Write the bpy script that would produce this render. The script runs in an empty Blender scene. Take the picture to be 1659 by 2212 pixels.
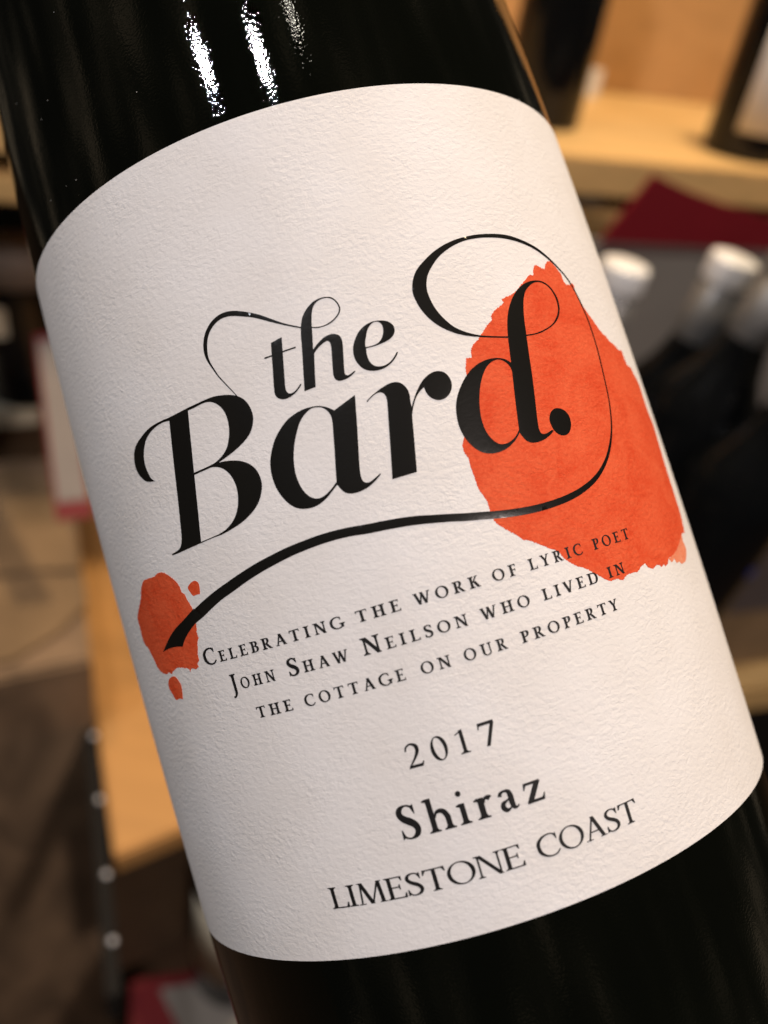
import bpy, bmesh, math, random
import numpy as np
from mathutils import Vector, Matrix
from mathutils.geometry import delaunay_2d_cdt

random.seed(7)
S = bpy.context.scene
COL = S.collection

# ------------------------------------------------------------------ camera
# Fitted to the photograph (pixel frame 1659 x 2212): focal length in pixels and the
# world's up direction seen from the camera (the shop's verticals meet below the frame).
F_PX = 1821.4
UP = np.array([.146, .800, .582]); UP /= np.linalg.norm(UP)
YW = np.array([0, 0, -1.0]) - UP * (np.array([0, 0, -1.0]) @ UP); YW /= np.linalg.norm(YW)
XW = np.cross(YW, UP)
M = np.array([XW, YW, UP])                 # camera axes -> world axes
CAM = np.array([0, 0, 1.45])
cam_data = bpy.data.cameras.new('camera')
cam = bpy.data.objects.new('camera', cam_data); COL.objects.link(cam)
cam.matrix_world = Matrix([[*M[0], CAM[0]], [*M[1], CAM[1]], [*M[2], CAM[2]], [0, 0, 0, 1]])
cam_data.sensor_fit = 'HORIZONTAL'; cam_data.sensor_width = 36
cam_data.lens = 36 * F_PX / 1659
cam_data.clip_start = .01; cam_data.clip_end = 100
cam_data.dof.use_dof = True
cam_data.dof.focus_distance = .087
cam_data.dof.aperture_fstop = cam_data.lens / 2.1     # entrance pupil 2.1 mm
S.camera = cam

# ------------------------------------------------------------------ world, lamps, exposure
W = bpy.data.worlds.new('World'); S.world = W; W.use_nodes = True  # noise glow added all round so the glass has patches to reflect
_wt = W.node_tree; _bg = _wt.nodes['Background']
_tc = _wt.nodes.new('ShaderNodeTexCoord'); _n1 = _wt.nodes.new('ShaderNodeTexNoise')
_n1.inputs['Scale'].default_value = 5.5; _n1.inputs['Detail'].default_value = 4; _n1.inputs['Roughness'].default_value = .62
_wt.links.new(_tc.outputs['Generated'], _n1.inputs['Vector'])
_cr = _wt.nodes.new('ShaderNodeValToRGB'); _e = _cr.color_ramp.elements
_e[0].position = .46; _e[0].color = (.010, .009, .008, 1)
_e[1].position = .76; _e[1].color = (.34, .26, .17, 1)
_m = _e.new(.58); _m.color = (.040, .034, .025, 1)
_wt.links.new(_n1.outputs['Fac'], _cr.inputs['Fac']); _wt.links.new(_cr.outputs['Color'], _bg.inputs['Color'])
_bg.inputs['Strength'].default_value = 1.0

def to_world(pc): return CAM + M @ np.asarray(pc, float)
def dir_world(dc): return M @ np.asarray(dc, float)

BOT_CENTRE = to_world(np.array([.740, -1.596, -119.098]) * .001)

def ceiling_lamp(name, dc, dist, power, size, color, aim=None):
    d = dir_world(dc); d /= np.linalg.norm(d)
    L = bpy.data.lights.new(name, 'AREA'); L.shape = 'DISK'; L.size = size
    L.energy = power; L.color = color
    o = bpy.data.objects.new(name, L); COL.objects.link(o)
    p = BOT_CENTRE + d * dist
    o.location = p
    tgt = Vector(BOT_CENTRE if aim is None else aim)
    o.rotation_euler = (tgt - Vector(p)).to_track_quat('-Z', 'Y').to_euler()
    return o
ceiling_lamp('ceiling_lamp', (-.425, .58, .70), 1.5, 6.8, .028, (.90, .92, 1.0))
ceiling_lamp('ceiling_lamp', (-.140, .66, .74), 1.45, 5.4, .028, (1.0, .95, .97))
ceiling_lamp('ceiling_lamp', (.060, .74, .67), 1.5, .12, .03, (1.0, .93, .80))
ceiling_lamp('ceiling_lamp', (.62, .06, .78), 1.6, 13.0, .16, (1.0, .855, .79))
# unseen fill lights added to brighten the shelves
ceiling_lamp('shelf_fill_light', (.40, .90, .02), 1.2, 13.0, .10, (1.0, .77, .50), aim=to_world(np.array([.3, .35, -1]) * .8))
ceiling_lamp('shelf_fill_light', (-.25, .80, .15), 1.2, 4.2, .10, (1.0, .68, .38), aim=to_world(np.array([-.35, -.2, -1]) * .7))

S.view_settings.view_transform = 'Standard'; S.view_settings.look = 'None'
S.view_settings.exposure = 0; S.view_settings.gamma = 1
S.render.engine = 'CYCLES'
S.cycles.use_denoising = True
S.cycles.max_bounces = 6

# ------------------------------------------------------------------ helpers
def pix(u, v, t):
    """pixel of the 1659-wide frame at depth t (m) -> world"""
    return to_world(np.array([(u - 829.5) / F_PX, (1106 - v) / F_PX, -1]) * t)
def pix_z(u, v, z):
    """pixel -> point on the horizontal plane z (world height)"""
    d = dir_world([(u - 829.5) / F_PX, (1106 - v) / F_PX, -1])
    return CAM + d * ((z - CAM[2]) / d[2])
def pix_y(u, v, y):
    d = dir_world([(u - 829.5) / F_PX, (1106 - v) / F_PX, -1])
    return CAM + d * ((y - CAM[1]) / d[1])

def link(name, me, mat=None, parent=None, smooth=False):
    o = bpy.data.objects.new(name, me); COL.objects.link(o)
    if mat is not None and not me.materials: me.materials.append(mat)
    if smooth:
        for p in me.polygons: p.use_smooth = True
    if parent is not None: o.parent = parent
    return o
def mesh(name, V, Fc):
    me = bpy.data.meshes.new(name)
    me.from_pydata([tuple(map(float, v)) for v in V], [], [tuple(f) for f in Fc]); me.update()
    return me
def tag(o, label=None, cat=None, group=None, kind=None):
    if label: o['label'] = label
    if cat: o['category'] = cat
    if group: o['group'] = group
    if kind: o['kind'] = kind
    return o
def empty(name, loc, rot=None):
    o = bpy.data.objects.new(name, None); COL.objects.link(o); o.empty_display_size = .02
    if rot is not None:
        m = Matrix(rot).to_4x4(); m.translation = Vector(loc); o.matrix_world = m
    else: o.location = loc
    return o
def lathe(name, prof, seg=64):
    V = []; Fc = []
    n = len(prof)
    for i in range(seg):
        a = 2 * math.pi * i / seg
        for r, z in prof: V.append((r * math.cos(a), r * math.sin(a), z))
    for i in range(seg):
        j = (i + 1) % seg
        for k in range(n - 1):
            Fc.append((i * n + k, j * n + k, j * n + k + 1, i * n + k + 1))
    Fc.append([i * n for i in range(seg)][::-1]); Fc.append([i * n + n - 1 for i in range(seg)])
    return mesh(name, V, Fc)
def prism(name, base, up, bev=.0015):
    """polygon (world pts, in order) extruded along vector up, slightly bevelled"""
    bm = bmesh.new()
    b = [bm.verts.new(tuple(p)) for p in base]; t = [bm.verts.new(tuple(np.asarray(p) + up)) for p in base]
    n = len(b)
    bm.faces.new(b); bm.faces.new(t[::-1])
    for i in range(n): bm.faces.new((b[i], t[i], t[(i + 1) % n], b[(i + 1) % n]))
    bmesh.ops.recalc_face_normals(bm, faces=bm.faces)
    if bev: bmesh.ops.bevel(bm, geom=list(bm.edges), offset=bev, segments=2, affect='EDGES', clamp_overlap=True)
    me = bpy.data.meshes.new(name); bm.to_mesh(me); bm.free()
    return me
def box(name, c, ax, ay, az, bev=.0015):
    c = np.asarray(c); ax, ay, az = map(np.asarray, (ax, ay, az))
    return prism(name, [c - ax - ay - az, c + ax - ay - az, c + ax + ay - az, c - ax + ay - az], 2 * az, bev)

# ------------------------------------------------------------------ materials
def mat(name):
    m = bpy.data.materials.new(name); m.use_nodes = True
    nt = m.node_tree; return m, nt, nt.nodes['Principled BSDF']
def simple(name, col, rough=.5, spec=.5, metal=0, var=.12, scale=40):
    m, nt, b = mat(name)
    tc = nt.nodes.new('ShaderNodeTexCoord'); nz = nt.nodes.new('ShaderNodeTexNoise')
    nz.inputs['Scale'].default_value = scale; nz.inputs['Detail'].default_value = 4
    nt.links.new(tc.outputs['Object'], nz.inputs['Vector'])
    mx = nt.nodes.new('ShaderNodeMix'); mx.data_type = 'RGBA'
    mx.inputs['A'].default_value = (*[c * (1 - var) for c in col], 1)
    mx.inputs['B'].default_value = (*[min(1, c * (1 + var)) for c in col], 1)
    nt.links.new(nz.outputs['Fac'], mx.inputs['Factor']); nt.links.new(mx.outputs['Result'], b.inputs['Base Color'])
    b.inputs['Roughness'].default_value = rough; b.inputs['Metallic'].default_value = metal
    b.inputs['Specular IOR Level'].default_value = spec
    return m
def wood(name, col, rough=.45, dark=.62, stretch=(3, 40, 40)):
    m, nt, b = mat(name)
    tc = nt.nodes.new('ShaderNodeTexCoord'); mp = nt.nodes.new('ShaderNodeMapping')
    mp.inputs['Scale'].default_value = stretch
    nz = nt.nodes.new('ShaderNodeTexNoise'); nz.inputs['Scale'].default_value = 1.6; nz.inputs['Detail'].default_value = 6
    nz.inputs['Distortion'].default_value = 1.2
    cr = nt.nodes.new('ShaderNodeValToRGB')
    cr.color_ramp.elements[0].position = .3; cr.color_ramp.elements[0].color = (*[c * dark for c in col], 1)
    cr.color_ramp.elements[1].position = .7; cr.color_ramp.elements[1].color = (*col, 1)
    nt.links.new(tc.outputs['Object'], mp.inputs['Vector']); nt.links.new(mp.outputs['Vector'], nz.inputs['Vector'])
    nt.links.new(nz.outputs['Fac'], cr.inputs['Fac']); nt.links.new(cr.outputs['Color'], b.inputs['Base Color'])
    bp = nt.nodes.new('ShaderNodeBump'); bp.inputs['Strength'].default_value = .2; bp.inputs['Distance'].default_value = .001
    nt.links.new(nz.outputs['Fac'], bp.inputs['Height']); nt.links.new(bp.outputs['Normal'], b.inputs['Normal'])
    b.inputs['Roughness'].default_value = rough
    return m

def paper_bump(nt, strength=1.0):
    """felt-marked paper relief from the label's own millimetre UVs"""
    uv = nt.nodes.new('ShaderNodeUVMap'); uv.uv_map = 'mm'
    mp = nt.nodes.new('ShaderNodeMapping'); mp.inputs['Scale'].default_value = (.95, 1.30, 1)
    nt.links.new(uv.outputs['UV'], mp.inputs['Vector'])
    a = nt.nodes.new('ShaderNodeTexNoise'); a.inputs['Scale'].default_value = 1.6; a.inputs['Detail'].default_value = 4
    a.inputs['Roughness'].default_value = .58; a.inputs['Distortion'].default_value = .35
    nt.links.new(mp.outputs['Vector'], a.inputs['Vector'])
    c = nt.nodes.new('ShaderNodeTexNoise'); c.inputs['Scale'].default_value = 7.0; c.inputs['Detail'].default_value = 3
    nt.links.new(uv.outputs['UV'], c.inputs['Vector'])
    ad = nt.nodes.new('ShaderNodeMath'); ad.operation = 'MULTIPLY_ADD'; ad.inputs[1].default_value = .10
    nt.links.new(c.outputs['Fac'], ad.inputs[0]); nt.links.new(a.outputs['Fac'], ad.inputs[2])
    bp = nt.nodes.new('ShaderNodeBump')
    lw = nt.nodes.new('ShaderNodeTexNoise'); lw.inputs['Scale'].default_value = .22; lw.inputs['Detail'].default_value = 3
    nt.links.new(uv.outputs['UV'], lw.inputs['Vector'])
    mr = nt.nodes.new('ShaderNodeMapRange'); mr.inputs['From Min'].default_value = .3; mr.inputs['From Max'].default_value = .7
    mr.inputs['To Min'].default_value = .45 * strength; mr.inputs['To Max'].default_value = 1.0 * strength
    nt.links.new(lw.outputs['Fac'], mr.inputs['Value']); nt.links.new(mr.outputs['Result'], bp.inputs['Strength'])
    bp.inputs['Distance'].default_value = .000135
    nt.links.new(ad.outputs[0], bp.inputs['Height'])
    return bp, a, uv

m_paper, nt, b = mat('felt_paper')
bp, nz, uv = paper_bump(nt)
nt.links.new(bp.outputs['Normal'], b.inputs['Normal'])
pt = nt.nodes.new('ShaderNodeTexNoise'); pt.inputs['Scale'].default_value = .09; pt.inputs['Detail'].default_value = 6
nt.links.new(uv.outputs['UV'], pt.inputs['Vector'])
pr_ = nt.nodes.new('ShaderNodeValToRGB'); pe = pr_.color_ramp.elements
pe[0].position = .3; pe[0].color = (.775, .745, .715, 1); pe[1].position = .7; pe[1].color = (.835, .815, .80, 1)
nt.links.new(pt.outputs['Fac'], pr_.inputs['Fac']); nt.links.new(pr_.outputs['Color'], b.inputs['Base Color'])
b.inputs['Roughness'].default_value = .75
b.inputs['Specular IOR Level'].default_value = .25

def ink(name, c_dark, c_light):
    m, nt, b = mat(name)
    bp, nz, uv = paper_bump(nt)
    nt.links.new(bp.outputs['Normal'], b.inputs['Normal'])
    lo = nt.nodes.new('ShaderNodeTexNoise'); lo.inputs['Scale'].default_value = .24; lo.inputs['Detail'].default_value = 5
    lo.inputs['Roughness'].default_value = .6; lo.inputs['Distortion'].default_value = .8
    nt.links.new(uv.outputs['UV'], lo.inputs['Vector'])
    hi = nt.nodes.new('ShaderNodeTexNoise'); hi.inputs['Scale'].default_value = 2.6; hi.inputs['Detail'].default_value = 6
    hi.inputs['Roughness'].default_value = .75
    nt.links.new(uv.outputs['UV'], hi.inputs['Vector'])
    ma = nt.nodes.new('ShaderNodeMath'); ma.operation = 'MULTIPLY_ADD'; ma.inputs[1].default_value = 1.25
    nt.links.new(hi.outputs['Fac'], ma.inputs[0]); nt.links.new(lo.outputs['Fac'], ma.inputs[2])
    cr = nt.nodes.new('ShaderNodeValToRGB'); e = cr.color_ramp.elements
    e[0].position = .36; e[0].color = (*c_dark, 1); e[1].position = .66; e[1].color = (*c_light, 1)
    hv = nt.nodes.new('ShaderNodeMath'); hv.operation = 'MULTIPLY'; hv.inputs[1].default_value = .444
    nt.links.new(ma.outputs[0], hv.inputs[0]); nt.links.new(hv.outputs[0], cr.inputs['Fac']); nt.links.new(cr.outputs['Color'], b.inputs['Base Color'])
    b.inputs['Roughness'].default_value = .75; b.inputs['Specular IOR Level'].default_value = .25
    return m
m_orange = ink('orange_watercolour', (.64, .052, .010), (.80, .135, .048))
m_orange_pale = ink('orange_wash', (.76, .17, .07), (.82, .33, .19))

m_varnish, nt, b = mat('raised_black_varnish')
bp, nz, uv = paper_bump(nt, .10)
nt.links.new(bp.outputs['Normal'], b.inputs['Normal'])
b.inputs['Base Color'].default_value = (.008, .0075, .0065, 1); b.inputs['Roughness'].default_value = .25
m_print = simple('black_print', (.009, .008, .008), .6, .3, var=.2)

m_glass, nt, b = mat('dark_bottle_glass')
b.inputs['Base Color'].default_value = (.0022, .0026, .0016, 1); b.inputs['Roughness'].default_value = .012
b.inputs['IOR'].default_value = 1.5
tc = nt.nodes.new('ShaderNodeTexCoord')
nz = nt.nodes.new('ShaderNodeTexNoise'); nz.inputs['Scale'].default_value = 1; nz.inputs['Detail'].default_value = 1.0
gm = nt.nodes.new('ShaderNodeMapping'); gm.inputs['Scale'].default_value = (3500, 3500, 3900)
nt.links.new(tc.outputs['Object'], gm.inputs['Vector']); nt.links.new(gm.outputs['Vector'], nz.inputs['Vector'])
bp = nt.nodes.new('ShaderNodeBump'); bp.inputs['Strength'].default_value = 1; bp.inputs['Distance'].default_value = .0000086
nt.links.new(nz.outputs['Fac'], bp.inputs['Height']); nt.links.new(bp.outputs['Normal'], b.inputs['Normal'])

vo_ = nt.nodes.new('ShaderNodeTexVoronoi'); vo_.inputs['Scale'].default_value = 800; vo_.inputs['Randomness'].default_value = 1
nt.links.new(tc.outputs['Object'], vo_.inputs['Vector'])
th_ = nt.nodes.new('ShaderNodeMath'); th_.operation = 'LESS_THAN'; th_.inputs[1].default_value = .06
nt.links.new(vo_.outputs['Distance'], th_.inputs[0])
sp_ = nt.nodes.new('ShaderNodeSeparateColor'); nt.links.new(vo_.outputs['Color'], sp_.inputs['Color'])
pk_ = nt.nodes.new('ShaderNodeMath'); pk_.operation = 'GREATER_THAN'; pk_.inputs[1].default_value = .93
nt.links.new(sp_.outputs['Red'], pk_.inputs[0])
an_ = nt.nodes.new('ShaderNodeMath'); an_.operation = 'MULTIPLY'
nt.links.new(th_.outputs[0], an_.inputs[0]); nt.links.new(pk_.outputs[0], an_.inputs[1])
mxg = nt.nodes.new('ShaderNodeMix'); mxg.data_type = 'RGBA'
mxg.inputs['A'].default_value = (.0022, .0026, .0016, 1); mxg.inputs['B'].default_value = (.45, .43, .40, 1)
nt.links.new(an_.outputs[0], mxg.inputs['Factor']); nt.links.new(mxg.outputs['Result'], b.inputs['Base Color'])
rg_ = nt.nodes.new('ShaderNodeMapRange'); rg_.inputs['To Min'].default_value = .012; rg_.inputs['To Max'].default_value = .8
nt.links.new(an_.outputs[0], rg_.inputs['Value']); nt.links.new(rg_.outputs['Result'], b.inputs['Roughness'])

# ------------------------------------------------------------------ the bottle in the foreground (millimetres, then metres)
R0, KB, ZC, HL = 38.0, .0188, -8.03, 82.906
BASE_Z = -80.0
a_c = np.array([math.sin(-.290825), math.cos(-.290825) * math.cos(-.0793873), math.cos(-.290825) * math.sin(-.0793873)])
C_c = np.array([.740083, -1.595909, -119.0975])
w_ = -C_c / np.linalg.norm(C_c); e1_c = w_ - a_c * (w_ @ a_c); e1_c /= np.linalg.norm(e1_c); e2_c = np.cross(a_c, e1_c)
def Rz(z):
    return R0 * (1 - KB * ((np.asarray(z, float) - ZC) / 50) ** 2)
def unproject(src):
    """photo pixels (3024 wide) -> label coordinates: arc length s, height z (mm) on the bottle wall"""
    q = np.atleast_2d(np.array(src, float)) * (1659 / 3024)
    d = np.stack([(q[:, 0] - 829.5) / F_PX, -(q[:, 1] - 1106) / F_PX, -np.ones(len(q))], 1)
    O = -C_c; z = np.zeros(len(d))
    dp = d - np.outer(d @ a_c, a_c); op = O - a_c * (O @ a_c)
    A = (dp ** 2).sum(1); B = dp @ op
    for _ in range(25):
        Cc = op @ op - Rz(z) ** 2
        t = (-B - np.sqrt(np.maximum(B * B - A * Cc, 0))) / A
        P = O + d * t[:, None]; z = P @ a_c
    return np.stack([np.arctan2(P @ e2_c, P @ e1_c) * R0, z], 1)
def wall(s, z, off):
    """label coordinates -> bottle-local metres"""
    th = s / R0; r = Rz(z) + off
    return (r * math.cos(th) * .001, r * math.sin(th) * .001, (z - BASE_Z) * .001)

aw, e1w, e2w = dir_world(a_c), dir_world(e1_c), dir_world(e2_c)
rot = np.stack([e1w, e2w, aw], 1)
bottle = empty('wine_bottle', to_world((C_c + a_c * BASE_Z) * .001), rot.tolist())
tag(bottle, 'tilted dark wine bottle with large white label, black script and orange blots', 'wine bottle')
prof = [(0.5, 4), (24, 3), (32, .4), (34.2, .2), (35.6, 1.4), (36.2, 3.5)]
z = -74
while z <= 82: prof.append((float(Rz(z)), z - BASE_Z)); z += 4
prof += [(34.9, 168), (33.2, 174), (30.4, 181), (26.8, 188), (23.0, 195), (19.6, 202), (17.0, 210), (15.5, 220),
         (14.6, 235), (14.3, 262), (14.4, 288), (15.2, 290), (15.2, 296), (14.0, 298), (9, 298)]
body = link('glass_body', lathe('glass_body', [(r * .001, h * .001) for r, h in prof], 192), m_glass, bottle, True)
cap_prof = [(15.0, 236), (15.3, 236.2), (15.6, 285), (15.9, 287), (15.9, 299.5), (15.4, 300.6), (13, 301), (1, 301)]
m_cap = simple('silver_cap', (.62, .62, .63), .35, .5, .8, .04)
link('screw_cap', lathe('screw_cap', [(r * .001, h * .001) for r, h in cap_prof], 64), m_cap, bottle, True)

def with_uv(me, sz):
    l = me.uv_layers.new(name='mm')
    for lp in me.loops: l.data[lp.index].uv = sz[lp.vertex_index]
# paper label
sv = np.linspace(-58, 48.6, 143); zt = np.linspace(0, 1, 85)
V = []; SZ = []
for s in sv:
    th = s / R0
    zb = -HL / 2 + .309 * math.sin(th); ztop = HL / 2 - .083 * math.sin(th)
    for q in zt:
        zz = zb + (ztop - zb) * q
        V.append(wall(s, zz, .06)); SZ.append((s, zz))
nz_ = len(zt); ns_ = len(sv); Fc = []
for i in range(ns_ - 1):
    for j in range(nz_ - 1): Fc.append((i * nz_ + j, (i + 1) * nz_ + j, (i + 1) * nz_ + j + 1, i * nz_ + j + 1))
ring = [i * nz_ for i in range(ns_)] + [(ns_ - 1) * nz_ + j for j in range(1, nz_)] + \
       [i * nz_ + nz_ - 1 for i in range(ns_ - 2, -1, -1)] + [j for j in range(nz_ - 2, 0, -1)]
n0 = len(V)
NR = len(ring)
for k in ring: V.append(wall(SZ[k][0], SZ[k][1], .0)); SZ.append(SZ[k])
for k in ring: V.append(V[k]); SZ.append(SZ[k])
for k in range(NR):
    k2 = (k + 1) % NR; Fc.append((n0 + NR + k, n0 + k, n0 + k2, n0 + NR + k2))
me = mesh('label', V, Fc); with_uv(me, SZ)
label = link('label', me, m_paper, bottle, True)
label['label'] = 'white felt-textured paper label wrapped round the bottle'

# ---- contours -> thin raised meshes on the wall
def catmull(P, closed, n=7):
    """P: list of (x, y, ..., corner flag); corners break the curve"""
    out = []; N = len(P)
    rng = range(N if closed else N - 1)
    A = [np.array(p[:-1], float) for p in P]; cf = [p[-1] for p in P]
    for i in rng:
        p1, p2 = A[i], A[(i + 1) % N]
        p0 = A[i - 1] if (closed or i > 0) else p1
        p3 = A[(i + 2) % N] if (closed or i + 2 < N) else p2
        if cf[i]: p0 = 2 * p1 - p2
        if cf[(i + 1) % N]: p3 = 2 * p2 - p1
        d1 = max(np.linalg.norm((p2 - p1)[:2]), 1e-6) ** .5
        d0 = max(np.linalg.norm((p1 - p0)[:2]), 1e-6) ** .5; d2 = max(np.linalg.norm((p3 - p2)[:2]), 1e-6) ** .5
        m1 = (p1 - p0) / d0 - (p2 - p0) / (d0 + d1) + (p2 - p1) / d1
        m2 = (p2 - p1) / d1 - (p3 - p1) / (d1 + d2) + (p3 - p2) / d2
        m1, m2 = m1 * d1, m2 * d1
        for k in range(n):
            t = k / n; t2 = t * t; t3 = t2 * t
            out.append((2 * t3 - 3 * t2 + 1) * p1 + (t3 - 2 * t2 + t) * m1 + (-2 * t3 + 3 * t2) * p2 + (t3 - t2) * m2)
    if not closed: out.append(A[-1])
    return np.array(out)
def parse(txt):
    P = []
    for tok in txt.split():
        c = tok.endswith('!'); v = [float(q) for q in tok.rstrip('!').split(',')]
        P.append((*v, c))
    return P
def outline(txt, n=7): return catmull(parse(txt), True, n)
def ribbon(P, n=7):
    """open centre line with widths -> closed polygon"""
    c = catmull(P, False, n); xy = c[:, :2]; w = np.maximum(c[:, 2], .01)
    t = np.gradient(xy, axis=0); t /= np.linalg.norm(t, axis=1)[:, None] + 1e-12
    nr = np.stack([-t[:, 1], t[:, 0]], 1) * (w / 2)[:, None]
    return np.concatenate([xy + nr, (xy - nr)[::-1]])
def area(p): return .5 * np.sum(p[:, 0] * np.roll(p[:, 1], -1) - np.roll(p[:, 0], -1) * p[:, 1])
def ccw(p, want=True): return p if (area(p) > 0) == want else p[::-1]
def winding(pts, loops):
    w = np.zeros(len(pts), int)
    for L in loops:
        x0, y0 = L[:, 0], L[:, 1]; x1, y1 = np.roll(x0, -1), np.roll(y0, -1)
        px, py = pts[:, 0][:, None], pts[:, 1][:, None]
        cr = (x1 - x0)[None] * (py - y0[None]) - (px - x0[None]) * (y1 - y0)[None]
        w += ((y0[None] <= py) & (y1[None] > py) & (cr > 0)).sum(1) - ((y0[None] > py) & (y1[None] <= py) & (cr < 0)).sum(1)
    return w
def print_mesh(name, loops, off, mat_, grid=1.3, base=.06, label_=None, dome=0.0):
    """loops in label mm; outer loops CCW, holes CW; filled by winding number, raised to off"""
    pts = []; edges = []
    for L in loops:
        keep = [L[0]]
        for q in L[1:]:
            if np.linalg.norm(q - keep[-1]) > .004: keep.append(q)
        if np.linalg.norm(keep[0] - keep[-1]) < .004: keep.pop()
        b0 = len(pts); n = len(keep)
        pts += [Vector((float(q[0]), float(q[1]))) for q in keep]
        edges += [(b0 + i, b0 + (i + 1) % n) for i in range(n)]
    if grid:
        al = np.concatenate(loops); lo, hi = al.min(0), al.max(0)
        gx, gy = np.meshgrid(np.arange(lo[0], hi[0], grid), np.arange(lo[1], hi[1], grid * 1.5))
        g = np.stack([gx.ravel(), gy.ravel()], 1)
        if len(g):
            g = g[winding(g, loops) != 0]
            pts += [Vector((float(q[0]), float(q[1]))) for q in g]
    vo, eo, fo = delaunay_2d_cdt(pts, edges, [], 0, 1e-5)[:3]
    vo = np.array([(v[0], v[1]) for v in vo]); fo = np.array([list(f) for f in fo if len(f) == 3])
    cen = vo[fo].mean(1)
    fo = fo[winding(cen, loops) != 0]
    cnt = {}
    for f in fo:
        for i in range(3):
            e = (f[i], f[(i + 1) % 3]); cnt[e] = cnt.get(e, 0) + 1
    border = [e for e in cnt if (e[1], e[0]) not in cnt]
    bset = {v for e in border for v in e}
    if dome:
        seg = np.concatenate([np.stack([L, np.roll(L, -1, 0)], 1) for L in loops])
        mid_ = seg.mean(1)
        # only true outline points count (not strokes buried inside their neighbours)
        tn = seg[:, 1] - seg[:, 0]; tn /= np.linalg.norm(tn, axis=1)[:, None] + 1e-9
        out_ = winding(mid_ + np.stack([tn[:, 1], -tn[:, 0]], 1) * .012, loops) == 0
        mid_ = mid_[out_]
        dist = np.array([np.sqrt(((mid_ - q) ** 2).sum(1).min()) for q in vo])
        offs = off + dome * (1 - np.exp(-dist / .10)) - dome
        offs[list(bset)] = off - dome
    else: offs = np.full(len(vo), off)
    V = [wall(q[0], q[1], o_) for q, o_ in zip(vo, offs)]; SZ = [tuple(q) for q in vo]
    Fc = [tuple(int(x) for x in f) for f in fo]
    low = {}; top = {}
    for v in bset:
        top[v] = len(V); V.append(V[v]); SZ.append(tuple(vo[v]))
        low[v] = len(V); V.append(wall(vo[v][0], vo[v][1], base - .01)); SZ.append(tuple(vo[v]))
    for a_, b_ in border: Fc.append((top[b_], top[a_], low[a_], low[b_]))
    used = sorted({i for f in Fc for i in f}); rm = {k: i for i, k in enumerate(used)}
    me = mesh(name, [V[k] for k in used], [tuple(rm[i] for i in f) for f in Fc]); with_uv(me, [SZ[k] for k in used])
    o = link(name, me, mat_, label, bool(dome))
    if label_: o['label'] = label_
    return o
def crop_to_label(x0, y0, sc, p):
    q = unproject(np.stack([x0 + p[:, 0] * sc, y0 + p[:, 1] * sc], 1)); return q

K = 600 / 1659
# --- script "the Bard." traced from the photograph (crop pixels: origin, scale)
cB = (500, 1500, K)
B_outer = "308,1090! 260,1095 215,1090 160,1045 115,975 90,880 88,770 112,690 150,630 200,565 260,505 330,460 400,425 460,400 560,350 660,297 760,250 880,195 960,168 1050,155 1120,152 1200,163 1260,190 1310,235 1350,300 1375,380 1375,450 1355,540 1310,620 1240,700 1150,780 1070,840 1000,890! 1080,872 1180,866 1260,875 1340,905 1410,965 1455,1050 1473,1130 1465,1220 1440,1310 1390,1400 1320,1480 1240,1550 1140,1615 1040,1670 960,1700 880,1733 800,1768 700,1812 620,1848 560,1875 500,1897! 500,1882! 545,1855 580,1825 598,1780 602,1700 590,1560 560,1270 530,1010 500,740 468,432! 400,450 345,480 290,525 245,580 210,650 193,740 190,840 205,920 235,1000 270,1060"
B_in1 = "668,322! 740,290 800,258 860,234 910,228 960,240 1010,270 1055,320 1090,390 1110,470 1118,560 1112,640 1095,720 1060,790 1010,850 960,893 900,925 830,957 735,1000! 720,850 700,650 680,450"
B_in2 = "738,1022! 850,972 920,942 980,936 1040,950 1100,990 1150,1050 1185,1120 1207,1200 1215,1290 1210,1380 1190,1460 1150,1540 1090,1610 1020,1660 940,1697 812,1752! 800,1640 780,1430 755,1190"
cS = (780, 1120, 400 / 1659)
the_swash = "640,1824,14 560,1735,13 450,1620,16 340,1500,18 260,1385,22 195,1285,32 155,1200,44 128,1080,58 125,960,60 140,850,60 185,730,62 260,620,66 360,535,72 480,487,80 600,475,84 720,483,82 860,500,72 1000,530,66 1130,570,56 1260,610,42 1400,650,30 1520,677,24 1659,703,20 1720,712,20"
cT = (1020, 1140, K)
t_out = "133,583! 248,520! 258,660 268,800 280,960 288,1060 300,1105 325,1130 355,1130 390,1110 425,1070 452,1028! 463,1033! 440,1075 400,1125 350,1165 300,1190 250,1195 205,1180 178,1145 168,1090 155,900 143,740"
t_bar = "62,750,16 135,725,15 260,678,15 400,630,15"
h_out = "498,1108! 485,900 470,650 457,480 460,380 475,300 505,235 545,180 590,135 640,105 690,88 740,82 790,88 835,120 870,165 885,215 875,260 850,300 810,345 760,380 700,405 640,420 565,421! 565,409! 640,408 700,395 755,368 800,335 840,292 862,255 870,215 858,172 825,128 788,103 740,93 695,100 650,120 615,150 590,190 577,240 573,300 575,400 582,500 590,655! 640,590 700,530 760,495 810,485 860,495 895,530 910,590 917,690 925,820 932,900 945,930 965,935 1000,918 1042,885! 1050,892! 1010,935 960,970 910,990 870,995 835,980 812,940 805,880 795,740 785,620 770,575 745,560 715,575 670,610 630,655 602,695! 605,800 612,960 618,1062!"
e_out = "1500,680! 1512,684! 1490,735 1450,790 1400,835 1340,868 1270,886 1200,885 1140,865 1090,825 1050,770 1028,700 1025,630 1040,560 1075,480 1120,420 1180,375 1240,350 1300,340 1370,343 1420,360 1460,395 1475,440 1465,490 1435,530 1390,562 1320,595 1250,620 1165,642! 1172,700 1190,760 1225,810 1270,835 1320,838 1370,825 1420,795 1465,740"
e_in = "1157,628! 1200,622 1260,603 1305,575 1335,530 1350,480 1350,430 1335,385 1305,358 1270,352 1235,365 1205,395 1180,440 1165,510 1155,570"
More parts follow.
